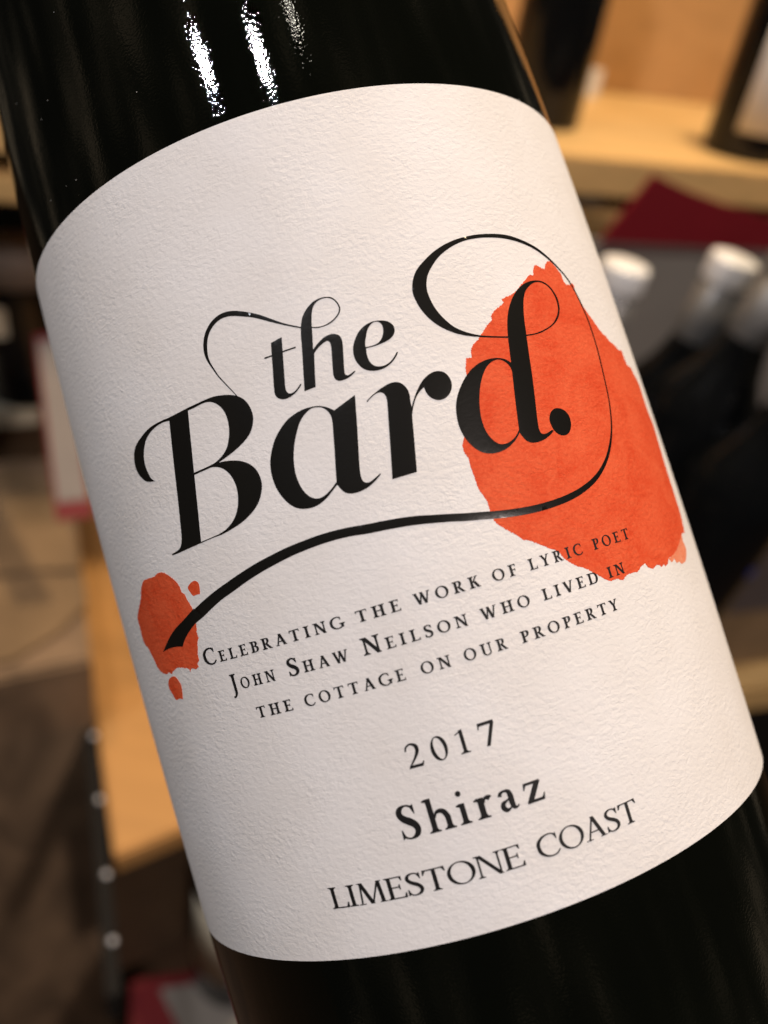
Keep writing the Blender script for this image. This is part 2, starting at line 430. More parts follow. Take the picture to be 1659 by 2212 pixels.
cA = (1000, 1500, 500 / 1659)
a_out = "1320,185! 1335,400 1352,650 1370,950 1385,1170 1400,1250 1425,1305 1465,1328 1510,1322 1570,1280 1650,1207! 1658,1218! 1600,1290 1530,1360 1450,1415 1360,1455 1270,1472 1200,1460 1145,1420 1090,1355! 1040,1420 970,1510 880,1595 790,1645 690,1668 600,1668 500,1630 410,1555 320,1440 260,1310 225,1170 220,1030 240,900 280,760 350,630 440,510 540,430 640,375 750,340 850,328 940,340 1000,362 1050,385!"
a_in = "1082,1320! 1030,1390 970,1460 900,1515 840,1535 780,1530 710,1495 640,1420 590,1330 550,1220 528,1100 522,960 535,800 560,680 590,570 640,470 700,400 760,358 830,345 890,350 940,375 985,420 1015,480 1030,570 1040,700 1055,900 1068,1120"
cR = (1440, 1380, 400 / 1580)
r_out = "12,795! 25,803! 80,740 150,680 210,655 260,660 300,690 325,750 340,870 355,1100 380,1450 400,1750 415,2005! 795,1890! 775,1650 750,1350 730,1130 720,1000! 735,900 765,780 810,680 860,615 905,570! 930,640 980,710 1050,755 1130,775 1220,750 1290,690 1330,600 1330,500 1295,420 1240,360 1170,328 1100,325 1030,345 960,390 900,450 850,520 800,620 760,720 735,800 715,885! 695,800 680,690 650,610 600,550 550,512 480,495 400,505 320,540 240,590 160,650 80,720"
cD = (1740, 1100, K)
d_stem = "840,1670! 815,1480 785,1230 755,960 730,760 712,600 708,450 720,340 745,250 780,170 830,100 890,50 960,22 1030,15 1090,28 1150,65 1200,120 1245,195 1270,280 1275,340 1260,420 1220,485 1160,535 1080,580 1000,605 880,624! 880,609! 1000,592 1070,568 1150,525 1205,478 1240,415 1258,340 1252,280 1228,200 1185,125 1140,75 1085,42 1030,32 985,45 945,75 910,120 888,190 882,300 890,430 905,540 915,620 940,800 970,1000 1000,1230 1025,1450 1040,1570 1055,1640 1075,1675 1105,1685 1150,1670 1195,1640! 1212,1650! 1170,1700 1110,1745 1050,1770 980,1780 920,1760 880,1720"
d_out = "835,1685! 790,1760 720,1830 640,1875 550,1897 460,1890 380,1855 300,1790 235,1705 185,1600 158,1480 152,1370 170,1260 210,1150 265,1050 330,970 410,910 490,875 570,860 640,862 690,875 750,910! 800,1000! 860,1600!"
d_in = "835,1640! 800,1710 750,1760 690,1790 630,1795 570,1765 510,1705 460,1620 425,1510 408,1390 405,1270 415,1160 440,1050 480,960 530,905 590,878 640,880 690,905 735,950 760,1010 775,1130 795,1290 815,1460 830,1590"
dot = "1165,1520 1180,1450 1215,1412 1265,1405 1320,1425 1370,1475 1397,1550 1397,1620 1375,1675 1330,1700 1275,1692 1220,1650 1185,1590"
cG = (1560, 880, 900 / 1659)
loop_g = "830,826,11 700,825,11 595,818,14 490,799,27 405,768,42 320,713,66 250,645,84 198,565,98 168,480,105 180,375,92 235,285,68 300,215,50 385,157,38 480,117,28 590,95,26 700,91,27 800,101,27 900,131,22 1000,179,18 1080,238,14 1150,303,10 1220,380,8 1280,470,7.5 1340,590,7.5 1390,710,7.5 1440,860,7.5 1475,990,8"
cH = (1900, 1000, 560 / 1169)
loop_h = "1000,1040,8 1030,1180,9 1050,1330,10 1055,1450,13 1045,1560,18 1020,1670,24 970,1780,32 900,1870,42 800,1950,50 700,2005,55 600,2045,57 450,2090,60 300,2120,62 150,2140,63 0,2152,63"
cI = (1380, 1700, 1080 / 1659)
loop_i = "700,516,48 600,521,48 500,528,50 400,536,54 300,550,56 200,568,57 100,588,58"
cJ = (620, 1960, 800 / 1659)
loop_j = "1576,277,75 1450,306,76 1330,342,77 1200,390,78 1080,440,80 960,500,82 840,565,84 720,640,85 600,725,88 500,797,88 410,875,92 345,938,95"
brush = "300,905! 290,915 220,995 150,1070 110,1130 80,1190 52,1257! 100,1230 150,1216 212,1213! 225,1165 260,1097 310,1030 378,970 420,930!"

def O(c, txt, hole=False): return ccw(crop_to_label(*c, outline(txt)), not hole)
def Rb(c, txt):
    P = parse(txt); return ccw(crop_to_label(*c, ribbon(P)))
RAISE = .105
print_mesh('script_lettering', [O(cT, t_out), Rb(cT, t_bar), O(cT, h_out), O(cT, e_out), O(cT, e_in, True), Rb(cS, the_swash)], RAISE, m_varnish, grid=.3, dome=.009,
           label_='smaller glossy black script word with a looping flourish')
print_mesh('script_lettering', [O(cB, B_outer), O(cB, B_in1, True), O(cB, B_in2, True), O(cA, a_out), O(cA, a_in, True), O(cR, r_out),
           O(cD, d_stem), O(cD, d_out), O(cD, d_in, True), O(cD, dot)], RAISE, m_varnish, grid=.3, dome=.009,
           label_='large glossy black script word ending in a full stop')
# the swash from the last letter round its loop and under the word: one continuous centre line
cl = []
for c, txt in ((cG, loop_g), (cH, loop_h), (cI, loop_i), (cJ, loop_j)):
    for p in parse(txt): cl.append((c[0] + p[0] * c[2], c[1] + p[1] * c[2], p[2] * c[2], False))
sw = ccw(unproject(ribbon(cl, 6)))
print_mesh('script_swash', [sw, O(cJ, brush)], RAISE - .006, m_varnish, grid=.3, dome=.009, label_='long black swash curling round and underlining the script word')

# --- orange blots
cK = (250, 2100, K)
blot1 = "860,560 880,515 935,490 990,470 1030,435 1085,425 1130,445 1180,480 1230,525 1270,580 1290,640 1325,665 1350,720 1385,775 1415,835 1435,930 1450,1000 1460,1090 1475,1135! 1465,1180 1468,1260 1470,1330 1483,1380! 1465,1410 1475,1450! 1450,1480! 1400,1470 1385,1505! 1370,1475 1300,1462 1240,1465 1200,1500 1185,1530! 1150,1510 1140,1530! 1090,1520 1050,1485 1020,1440 1000,1390 960,1310 930,1250 890,1200 862,1120 840,1030 815,940 815,880 830,800 850,700 850,640"
spot1 = "1430,515 1470,535 1488,600 1490,660! 1450,668 1420,680 1385,640 1360,590 1385,545"
spot2 = "1215,1555 1250,1590 1285,1650 1300,1730 1305,1805! 1270,1798 1235,1812 1195,1750 1160,1690 1148,1630 1165,1575"
cL = (1800, 1000, 960 / 1609)
blot2 = "600,48 625,65 660,105 685,140 700,185 720,205! 740,205 752,195! 765,205 775,250 800,300 850,380 900,450 950,520 978,545! 1000,575 1040,610 1060,635! 1080,640 1095,680 1120,740! 1135,745 1160,790 1195,860 1225,950 1255,1040 1290,1130 1320,1230 1350,1330 1380,1430 1415,1540 1440,1620 1465,1700 1480,1760 1497,1840! 1478,1845! 1462,1910 1430,1975 1392,2010! 1385,2045 1372,2062! 1360,2048! 1345,2066! 1330,2054! 1315,2052! 1290,2075 1260,2070 1235,2040! 1210,2065 1190,2095 1150,2105 1110,2125 1090,2150 1050,2145 1010,2158 970,2145 930,2120 880,2095 830,2070 790,2060 740,2035 700,2005 660,1960 610,1945 560,1925 510,1905 470,1890 430,1885 390,1855 340,1830 290,1800 250,1770 225,1720 210,1680 200,1640 175,1600 145,1560 125,1510 105,1450 85,1400 75,1350 50,1320 35,1270 42,1220 65,1100 70,950 60,800 55,730 58,690! 95,685! 90,640 105,600 140,560 165,520 190,480 225,440 222,410! 250,370 290,340 305,325! 290,300! 330,280 355,270 385,245 420,205 450,170 475,140 500,145! 500,100 515,75 545,90 575,105! 580,70"
wash2 = "1478,1845! 1485,1890 1505,1940 1509,1990 1500,2030 1478,2046! 1462,2030! 1445,2040! 1430,2012! 1412,2036! 1392,2012! 1430,1975 1462,1910"
def rough_edge(p, amp, n=3):
    """brush-torn edge: small seeded wobble along the loop's normal"""
    q = []
    for i in range(len(p)):
        a_, b_ = p[i], p[(i + 1) % len(p)]
        for k in range(n): q.append(a_ + (b_ - a_) * k / n)
    q = np.array(q); t = np.roll(q, -1, 0) - np.roll(q, 1, 0); t /= np.linalg.norm(t, axis=1)[:, None] + 1e-9
    rs = np.random.RandomState(3); w = rs.normal(0, 1, len(q)); w = (w + np.roll(w, 1) + .5 * np.roll(w, 2)) / 2
    return q + np.stack([-t[:, 1], t[:, 0]], 1) * (w * amp)[:, None]
BL = .075
print_mesh('ink_blot', [ccw(rough_edge(O(cL, blot2), .035))], BL, m_orange, label_='big orange watercolour blot behind the end of the script')
print_mesh('ink_wash', [ccw(rough_edge(O(cL, wash2), .03))], BL - .002, m_orange_pale, label_='pale orange dry-brush tail of the big blot')
print_mesh('ink_blot', [ccw(rough_edge(O(cK, blot1), .03))], BL, m_orange, label_='small orange blot under the tail of the swash')
print_mesh('ink_spot', [O(cK, spot1)], BL, m_orange)
print_mesh('ink_spot', [O(cK, spot2)], BL, m_orange)

# --- serif lettering, drawn as strokes (cap height 1)
class Face:
    def __init__(s, T=.13, t=.058, sf=.10, sh=.04): s.T, s.t, s.sf, s.sh = T, t, sf, sh
    def poly(s, *p): return ccw(np.array(p, float))
    def stem(s, x, y0, y1, w=None, bl=None, br=None, tl=None, tr=None):
        w = s.T if w is None else w; h = s.sh
        bl, br, tl, tr = [s.sf if v is None else v for v in (bl, br, tl, tr)]
        P = []
        P += [(x - bl, y0), (x + w + br, y0)]
        if br: P += [(x + w + br, y0 + h), (x + w + br * .3, y0 + h * 1.6), (x + w, y0 + h * 3.2)]
        if tr: P += [(x + w, y1 - h * 3.2), (x + w + tr * .3, y1 - h * 1.6), (x + w + tr, y1 - h)]
        P += [(x + w + tr, y1), (x - tl, y1)]
        if tl: P += [(x - tl, y1 - h), (x - tl * .3, y1 - h * 1.6), (x, y1 - h * 3.2)]
        if bl: P += [(x, y0 + h * 3.2), (x - bl * .3, y0 + h * 1.6), (x - bl, y0 + h)]
        return s.poly(*P)
    def diag(s, x0, y0, x1, y1, w): return s.poly((x0 - w / 2, y0), (x0 + w / 2, y0), (x1 + w / 2, y1), (x1 - w / 2, y1))
    def bar(s, x0, x1, y, w=None):
        w = w or s.t; return s.poly((x0, y - w / 2), (x1, y - w / 2), (x1, y + w / 2), (x0, y + w / 2))
    def slab(s, x0, x1, y0): return s.poly((x0, y0), (x1, y0), (x1, y0 + s.sh), (x0, y0 + s.sh))
    def st(s, txt): return ccw(ribbon(parse(txt) if isinstance(txt, str) else [(*p, False) for p in txt], 6))
    def ring(s, cx, cy, rx, ry, tilt=.15):
        a = np.linspace(0, 2 * np.pi, 48, endpoint=False)
        o = np.stack([cx + rx * np.cos(a), cy + ry * np.sin(a)], 1)
        ix, iy = rx - s.T * .98, ry - s.t
        q = np.stack([ix * np.cos(a), iy * np.sin(a)], 1)
        q[:, 0] += -tilt * .35 * q[:, 1]
        return [o, ccw(q + [cx, cy], False)]
    def tick(s, x, y, dy, dx): return s.poly((x, y), (x, y + dy), (x - dx * .35, y + dy), (x - dx, y))
    def glyph(s, ch):
        T, t, f, h = s.T, s.t, s.sf, s.sh
        if ch == 'I': return 2 * f + T, [s.stem(f, 0, 1)]
        if ch == 'J': return f * 2 + T, [s.stem(f, 0, 1, bl=0, br=0), s.st([(f + T / 2, .05, T), (f + T * .45, -.18, T * .9), (f - .02, -.36, t * 1.3), (f - .14, -.38, t * 1.6)])]
        if ch == 'L': return .60, [s.stem(f, 0, 1, br=0), s.bar(f, .58, t / 2), s.tick(.60, 0, .24, .10)]
        if ch in 'EF':
            w = .58 if ch == 'E' else .54
            r = [s.stem(f, 0, 1, br=0 if ch == 'E' else None, tr=0), s.bar(f, w - .05, 1 - t / 2), ccw(np.array([(w - .03, 1), (w - .03, .80), (w - .06, .80), (w - .13, 1)])),
                 s.bar(f, .44, .52), ccw(np.array([(.46, .40), (.46, .64), (.43, .64), (.41, .55), (.41, .49), (.43, .40)]))]
            if ch == 'E': r += [s.bar(f, w, t / 2), s.tick(w + .03, 0, .22, .10)]
            return w + .03, r
        if ch == 'T': return .70, [s.stem(.35 - T / 2, 0, 1, tl=0, tr=0), s.bar(.04, .66, 1 - t / 2), ccw(np.array([(.02, 1.01), (.0, .78), (.03, .78), (.13, 1)])), ccw(np.array([(.68, 1.01), (.70, .78), (.67, .78), (.57, 1)]))]
        if ch == 'H': return .80, [s.stem(f, 0, 1), s.stem(.80 - f - T, 0, 1), s.bar(f, .8 - f, .52)]
        if ch == 'N': return .80, [s.stem(f, 0, 1, t * 1.1, tr=0, tl=f * 1.1), s.stem(.8 - f - t, 0, 1, t * 1.1, bl=0, br=0), s.diag(f + .06, 1, .8 - f - .02, -.02, T * 1.15)]
        if ch == 'M': return .95, [s.diag(.12, 0, .19, 1, t * 1.1), s.slab(.02, .24, 0), s.diag(.19, 1, .47, 0, T * 1.1), s.diag(.47, .0, .76, 1, t * 1.1), s.diag(.77, 1, .82, 0, T), s.slab(.70, .95, 0), s.slab(.08, .22, 1 - h), s.slab(.74, .88, 1 - h)]
        if ch == 'A': return .76, [s.diag(.11, 0, .38, 1.02, t * 1.15), s.diag(.37, 1.02, .64, 0, T * 1.12), s.bar(.19, .56, .34), s.slab(.0, .24, 0), s.slab(.52, .76, 0)]
        if ch == 'V': return .74, [s.diag(.12, 1, .38, -.01, T * 1.12), s.diag(.38, -.01, .63, 1, t * 1.15), s.slab(.0, .25, 1 - h), s.slab(.52, .74, 1 - h)]
        if ch == 'W': return 1.06, [s.diag(.12, 1, .33, -.01, T * 1.05), s.diag(.33, -.01, .54, 1, t * 1.1), s.diag(.51, 1, .72, -.01, T * 1.05), s.diag(.72, -.01, .95, 1, t * 1.1), s.slab(.0, .25, 1 - h), s.slab(.42, .62, 1 - h), s.slab(.84, 1.06, 1 - h)]
        if ch == 'Y': return .70, [s.stem(.35 - T / 2, 0, .5, tl=0, tr=0), s.diag(.12, 1, .36, .46, T * 1.05), s.diag(.36, .44, .59, 1, t * 1.15), s.slab(.0, .24, 1 - h), s.slab(.48, .70, 1 - h)]
        if ch == 'K': return .72, [s.stem(f, 0, 1), s.diag(f + T, .46, .56, 1, t * 1.2), s.diag(f + T + .10, .56, .60, 0, T * 1.15), s.slab(.44, .66, 1 - h), s.slab(.50, .74, 0)]
        if ch in 'PRB':
            r = [s.stem(f, 0, 1, tr=0, br=None if ch != 'B' else 0)]
            x = f + T * .5
            if ch == 'B':
                r += [s.st([(x, 1 - t / 2, t), (.33, 1 - t * .6, t), (.44, .90, T * .8), (.475, .77, T), (.43, .62, T * .7), (.32, .535, t), (x, .53, t)]),
                      s.st([(x, .53, t), (.36, .525, t), (.49, .43, T * .9), (.52, .28, T), (.47, .12, T * .8), (.34, t * .6, t), (x, t / 2, t)])]
                return .58, r
            r += [s.st([(x, 1 - t / 2, t), (.34, 1 - t * .6, t), (.46, .90, T * .85), (.49, .74, T), (.45, .59, T * .8), (.34, .49, t), (x, .48, t)])]
            if ch == 'R': r += [s.diag(.34, .50, .62, 0, T * 1.1), s.slab(.55, .74, 0)]
            return (.72 if ch == 'R' else .56), r
        if ch == 'D': return .80, [s.stem(f, 0, 1, tr=0, br=0), s.st([(f + T * .5, 1 - t / 2, t), (.42, 1 - t * .6, t), (.60, .90, T * .75), (.70, .70, T), (.72, .50, T), (.69, .28, T), (.58, .10, T * .75), (.40, t * .6, t), (f + T * .5, t / 2, t)])]
        if ch == 'O': return .84, s.ring(.42, .5, .42, .52)
        if ch == 'C': return .74, [s.st([(.68, .80, t * .9), (.60, .95, t * 1.1), (.44, .99, t * 1.1), (.24, .92, T * .75), (.09, .72, T), (.065, .50, T), (.10, .28, T), (.25, .08, T * .75), (.44, .01, t * 1.1), (.60, .05, t), (.72, .20, t * .8)]), ccw(np.array([(.70, .98), (.70, .70), (.67, .70), (.62, .90)]))]
        if ch == 'G': return .82, [s.st([(.68, .82, t * .9), (.60, .95, t * 1.1), (.44, .99, t * 1.1), (.24, .92, T * .75), (.09, .72, T), (.065, .50, T), (.10, .28, T), (.25, .08, T * .75), (.44, .01, t * 1.1), (.60, .05, t * 1.1), (.70, .12, T * .6)]), s.stem(.66, .06, .44, bl=0, br=0), ccw(np.array([(.70, .98), (.70, .72), (.67, .72), (.62, .90)]))]
        if ch == 'S': return .54, [s.st([(.46, .78, t * .9), (.40, .94, t * 1.1), (.27, .99, t * 1.1), (.13, .92, T * .8), (.085, .77, T * .95), (.16, .62, T * 1.15), (.29, .51, T * 1.3), (.41, .39, T * 1.15), (.46, .23, T * .95), (.40, .08, T * .8), (.25, .01, t * 1.1), (.11, .06, t * 1.1), (.05, .24, t * .9)]), ccw(np.array([(.49, .99), (.485, .70), (.455, .72), (.41, .95)])), ccw(np.array([(.02, 0), (.035, .30), (.065, .28), (.10, .06)]))]
        if ch == 'U': return .78, [s.stem(f, .3, 1, bl=0, br=0), s.stem(.78 - f - t, .3, 1, t * 1.1, bl=0, br=0), s.st([(f + T / 2, .36, T), (f + T * .6, .18, T * .95), (.30, .03, T * .6), (.44, .01, t * 1.1), (.58, .06, t * 1.1), (.66, .2, t), (.78 - f - t * .45, .36, t * 1.1)])]
        # numerals
        if ch == '2': return .56, [s.st([(.04, .72, t), (.10, .90, t * 1.2), (.25, .98, T * .6), (.40, .88, T), (.43, .70, T), (.36, .50, T * .8), (.22, .28, t * 1.3), (.06, .06, t)]), s.poly((.01, 0), (.50, 0), (.56, .20), (.53, .20), (.47, .115), (.10, .115))]
        if ch == '0': return .58, s.ring(.29, .5, .29, .51, .25)
        if ch == '1': return .44, [s.stem(.17, 0, .98, bl=.11, br=.11, tl=0, tr=0), s.poly((.17 + T, 1.0), (.17 + T, .93), (.17, .88), (.02, .80), (.0, .83))]
        if ch == '7': return .54, [s.poly((.0, .74), (.03, .74), (.06, .87), (.54, .87), (.54, 1.0), (.03, 1.0)), s.diag(.20, 0, .49, .90, T * .95)]
        # lower case (x height .62)
        if ch == 'h': return .80, [s.stem(.10, 0, 1.02, tr=0, tl=0), s.poly((.10, 1.02), (.10, .92), (.0, .955), (.0, .985)), s.stem(.56, 0, .40, tl=0, tr=0), s.st([(.10 + T, .42, t), (.32, .55, t * 1.6), (.44, .59, T * .75), (.56, .54, T * .95), (.56 + T / 2, .36, T)])]
        if ch == 'i': 
            a = np.linspace(0, 2 * np.pi, 20, endpoint=False); d = np.stack([.165 + .085 * np.cos(a), .92 + .085 * np.sin(a)], 1)
            return .38, [s.stem(.10, 0, .62, tl=0, tr=0), s.poly((.10, .63), (.10, .52), (.0, .55), (.0, .58)), d]
        if ch == 'r': return .50, [s.stem(.10, 0, .62, tl=0, tr=0), s.poly((.10, .63), (.10, .52), (.0, .55), (.0, .58)), s.st([(.10 + T, .44, t), (.29, .55, t * 1.5), (.39, .58, T * .8), (.45, .54, T * 1.0)])]
        if ch == 'a': return .58, [s.st([(.06, .47, T * .75), (.10, .56, T * .6), (.22, .60, t * 1.3), (.34, .56, T * .8), (.38, .44, T), (.38, .2, T), (.42, .07, T * .8), (.50, .05, t * 1.1), (.57, .10, t * .8)]), s.st([(.36, .36, t * 1.1), (.24, .31, t * 1.2), (.11, .24, T * .8), (.09, .13, T * .95), (.17, .045, T * .8), (.28, .06, t * 1.1), (.37, .14, t * 1.1)])]
        if ch == 'z': return .60, [s.poly((.03, .62), (.0, .42), (.03, .42), (.09, .54), (.38, .54), (.54, .62)), s.diag(.11, .03, .46, .59, T * 1.15), s.poly((.02, 0), (.55, 0), (.60, .20), (.57, .20), (.50, .085), (.14, .085))]
        return .3, []
def set_word(face, word, s0, s1, z, cap, big=None, spacing=0.0, maxgap=.42):
    """letters of a word fitted between arc lengths s0..s1; first letter may be a taller capital"""
    G = [face.glyph(c) for c in word]
    sc = [(big if (big and i == 0) else cap) for i in range(len(word))]
    nat = sum(g[0] * k for g, k in zip(G, sc))
    gap = 0
    if len(word) > 1: gap = (s1 - s0 - nat) / (len(word) - 1)
    squeeze = 1.0
    if gap < cap * spacing:                         # keep an open gap, narrow the letters instead
        gap = cap * spacing; squeeze = (s1 - s0 - gap * (len(word) - 1)) / nat
    elif gap > cap * maxgap:
        gap = cap * maxgap; squeeze = (s1 - s0 - gap * (len(word) - 1)) / nat
    if len(word) == 1: squeeze = (s1 - s0) / nat
    loops = []; x = s0
    for g, k in zip(G, sc):
        for L in g[1]: loops.append(np.stack([x + L[:, 0] * k * squeeze, z + L[:, 1] * k], 1))
        x += g[0] * k * squeeze + gap
    return loops
def line(words, z, cap, face, big=None, spacing=.05, label_=None, maxgap=.42):
    for wd, s0, s1, bigfirst in words:
        print_mesh('lettering', set_word(face, wd, s0, s1, z, cap, big if bigfirst else None, spacing, maxgap), BL + .016, m_print, grid=0, label_=label_)
sm = Face(.165, .085, .10, .058)
line([('CELEBRATING', -24.05, -7.0, 1), ('THE', -5.65, -1.25, 0), ('WORK', .15, 6.74, 0), ('OF', 8.08, 10.69, 0), ('LYRIC', 12.05, 18.49, 0), ('POET', 20.0, 25.6, 0)],
     -10.62, 1.12, sm, 1.68, .12, 'first line of small black serif capitals')
line([('JOHN', -21.15, -15.56, 1), ('SHAW', -13.93, -7.42, 1), ('NEILSON', -5.94, 4.49, 1), ('WHO', 5.87, 11.02, 0), ('LIVED', 12.49, 19.31, 0), ('IN', 20.78, 23.22, 0)],
     -13.80, 1.12, sm, 1.68, .12, 'second line of small black serif capitals')
line([('THE', -18.9, -14.57, 0), ('COTTAGE', -13.1, -2.7, 0), ('ON', -1.11, 1.81, 0), ('OUR', 3.16, 7.5, 0), ('PROPERTY', 9.03, 20.77, 0)],
     -17.03, 1.12, sm, None, .12, 'third line of small black serif capitals')
num = Face(.125, .050, .09, .038)
loops = []
for ch, s0, s1 in (('2', -4.9, -3.27), ('0', -2.4, -.80), ('1', .09, 1.31), ('7', 2.36, 4.0)): loops += set_word(num, ch, s0, s1, -25.16, 2.28)
print_mesh('lettering', loops, BL + .016, m_print, grid=0, label_='black year numerals')
sem = Face(.165, .052, .095, .038)
loops = []
for ch, s0, s1 in (('S', -7.42, -5.40), ('h', -4.71, -2.14), ('i', -1.68, -.49), ('r', .02, 1.80), ('a', 2.35, 4.16), ('z', 4.86, 6.82)): loops += set_word(sem, ch, s0, s1, -31.43, 3.14)
print_mesh('lettering', loops, BL + .016, m_print, grid=0, label_='bold black grape variety name')
reg = Face(.118, .052, .080, .034)
line([('LIMESTONE', -16.6, 3.1, 0), ('COAST', 4.5, 15.52, 0)], -36.6, 2.06, reg, None, .03, 'bottom line of black serif capitals', .03)

# ------------------------------------------------------------------ the shop behind
Zc = CAM[2]
m_oak = wood('oak_board', (.68, .43, .17), .5, .78)
m_oak_d = wood('oak_panel', (.50, .27, .10), .55, .80)
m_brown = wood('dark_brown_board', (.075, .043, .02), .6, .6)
m_brown2 = wood('shaded_carton_brown', (.27, .175, .10), .7, .40, (11, 11, 7))  # carton side, its shade put into a separate brown
m_oak_o = wood('orange_oak_board', (.60, .31, .10), .5, .86)
m_floor = wood('floor_board', (.17, .10, .06), .5, .55, (4, 14, 14))
m_card = simple('brown_cardboard', (.22, .145, .078), .85, .2, var=.55, scale=16)
m_card_grey = simple('grey_cardboard', (.21, .19, .165), .85, .2, var=.08)
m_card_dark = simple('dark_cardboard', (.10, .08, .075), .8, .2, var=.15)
m_red = simple('dark_red_card', (.17, .004, .010), .6, .3)
m_red2 = simple('red_card', (.15, .010, .012), .6, .3)
m_white = simple('white_paper', (.72, .69, .64), .7, .2, var=.05)
m_leaf = simple('grey_white_paper', (.20, .175, .16), .6, .3, var=.15)
m_cream = simple('cream_paper', (.50, .45, .34), .7, .2, var=.08)
m_black = simple('black_metal', (.010, .009, .008), .75, .2)
m_steel = simple('steel', (.80, .80, .82), .30, .6, .35, .03)
m_cap_lit = simple('lit_cap_white', (.86, .85, .83), .40, .5, .1, .04)  # cap tops, made whiter for the light falling from above
m_sleeve_shade = simple('shaded_sleeve_grey', (.17, .166, .16), .40, .5, .3, .08)  # cap skirts, the shade on their sides put into the grey
m_blue = simple('blue_foil_and_glint', (.012, .03, .22), .35, .6, .3)  # capsule foil; also colours the painted blue reflections
m_gold = simple('gold_paper', (.30, .19, .05), .5, .4, .2)
m_redcap = simple('red_foil', (.40, .008, .014), .4, .5, .2)
m_glass2 = simple('black_glass', (.004, .0045, .005), .12, .3, 0, .1)

fl = mesh('floor', [(-4, -2, 0), (4, -2, 0), (4, 5, 0), (-4, 5, 0)], [(0, 1, 2, 3)])
tag(link('floor', fl, m_floor), kind='structure')

def board_thing(name, front_l, front_r, depth, thick, m, ext=(0, 0)):
    """board given by its front top edge (world pts), running back horizontally"""
    p, q = np.array(front_l), np.array(front_r); q[2] = p[2]
    u = (q - p) / np.linalg.norm(q - p); p = p - u * ext[0]; q = q + u * ext[1]
    n = np.array([-u[1], u[0], 0]); n = n if n[1] > 0 else -n
    return prism(name, [p, q, q + n * depth, p + n * depth], np.array([0, 0, -thick])), p, q, u, n
# upper shelf on the right, with back panel and the rail under it
zs = Zc - .143
sh = empty('wall_shelf', (0, 0, 0)); tag(sh, 'pale wooden wall shelf holding two dark bottles', 'shelf')
me, p, q, u, n = board_thing('shelf_board', pix_z(1240, 337, zs), pix_z(1659, 374, zs), .33, .030, m_oak, (.55, .25))
sh.location = (p + q) / 2
shelf_u, shelf_n, shelf_c = u, n, float(p @ n)
def child(o, parent):
    o.parent = parent; o.matrix_parent_inverse = parent.matrix_world.inverted() if parent.matrix_world != Matrix() else Matrix.Translation(-Vector(parent.location)); return o
child(link('shelf_board', me, m_oak), sh)
pb, qb = p + n * .322, q + n * .322
child(link('back_panel', prism('back_panel', [pb, qb, qb + n * .012, pb + n * .012], np.array([0, 0, .42])), m_oak_d), sh)
pr, qr = p + n * .004 + [0, 0, -.045], q + n * .004 + [0, 0, -.045]
child(link('front_rail', prism('front_rail', [pr, qr, qr + n * .02, pr + n * .02], np.array([0, 0, -.019])), m_oak), sh)
pl, ql = p + u * .62 + n * .03 + [0, 0, -.0305], q + n * .03 + [0, 0, -.0305]
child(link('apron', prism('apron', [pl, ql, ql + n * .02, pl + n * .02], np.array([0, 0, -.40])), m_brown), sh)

# bottles: lathe meshes shared by all copies
def bottle_profile(R, H, shoulder, neck):
    return [(1, 2), (R - 5, 0), (R - 1, 1.5), (R, 5), (R, shoulder - 12), (R * .97, shoulder), (R * .80, shoulder + 16), (R * .58, shoulder + 30), (neck + 2.5, shoulder + 46),
            (neck, shoulder + 62), (neck, H - 8), (neck + .7, H - 6), (neck + .7, H - 1), (neck - 1, H), (1, H)]
def mm(pr): return [(r * .001, h * .001) for r, h in pr]
me_bord = lathe('glass_body', mm(bottle_profile(37, 298, 190, 13.4)), 48)
me_cap = lathe('screw_cap', mm([(15.2, 283.4), (15.6, 284), (15.9, 285), (15.9, 298), (15.3, 299.6), (13, 300.4), (1, 300.6)]), 40)
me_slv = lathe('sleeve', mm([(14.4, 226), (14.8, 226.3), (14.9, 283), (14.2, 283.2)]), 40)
me_foil = lathe('capsule', mm([(14.3, 226), (14.7, 226.3), (14.8, 297), (14.2, 299.8), (1, 300.3)]), 40)
def wrap_label(name, R, z0, z1, half, t=.3, seg=28):
    V = []; Fc = []
    for i in range(seg + 1):
        a = -half + 2 * half * i / seg
        for r in (R + .05, R + t):
            for zz in (z0, z1): V.append((r * .001 * math.cos(a), r * .001 * math.sin(a), zz * .001))
    for i in range(seg):
        k = 4 * i; l = k + 4
        Fc += [(k + 2, l + 2, l + 3, k + 3), (k, k + 1, l + 1, l), (k + 1, k + 3, l + 3, l + 1), (k, l, l + 2, k + 2)]
    Fc += [(0, 2, 3, 1), (4 * seg, 4 * seg + 1, 4 * seg + 3, 4 * seg + 2)]
    return mesh(name, V, Fc)
me_lab = wrap_label('label', 37, 45, 150, 1.25)
me_lab_hi = wrap_label('label', 37, 122, 176, 1.1)
me_lab_lo = wrap_label('label', 37, 24, 150, 1.25)
me_dot = lathe('glint_or_foil_dot', [(.0001, .0), (.0045, .0), (.0045, .0006), (.0040, .0009), (.0001, .0009)], 24)  # blue dots painting reflections on the carton bottles, a foil spot on the shelf
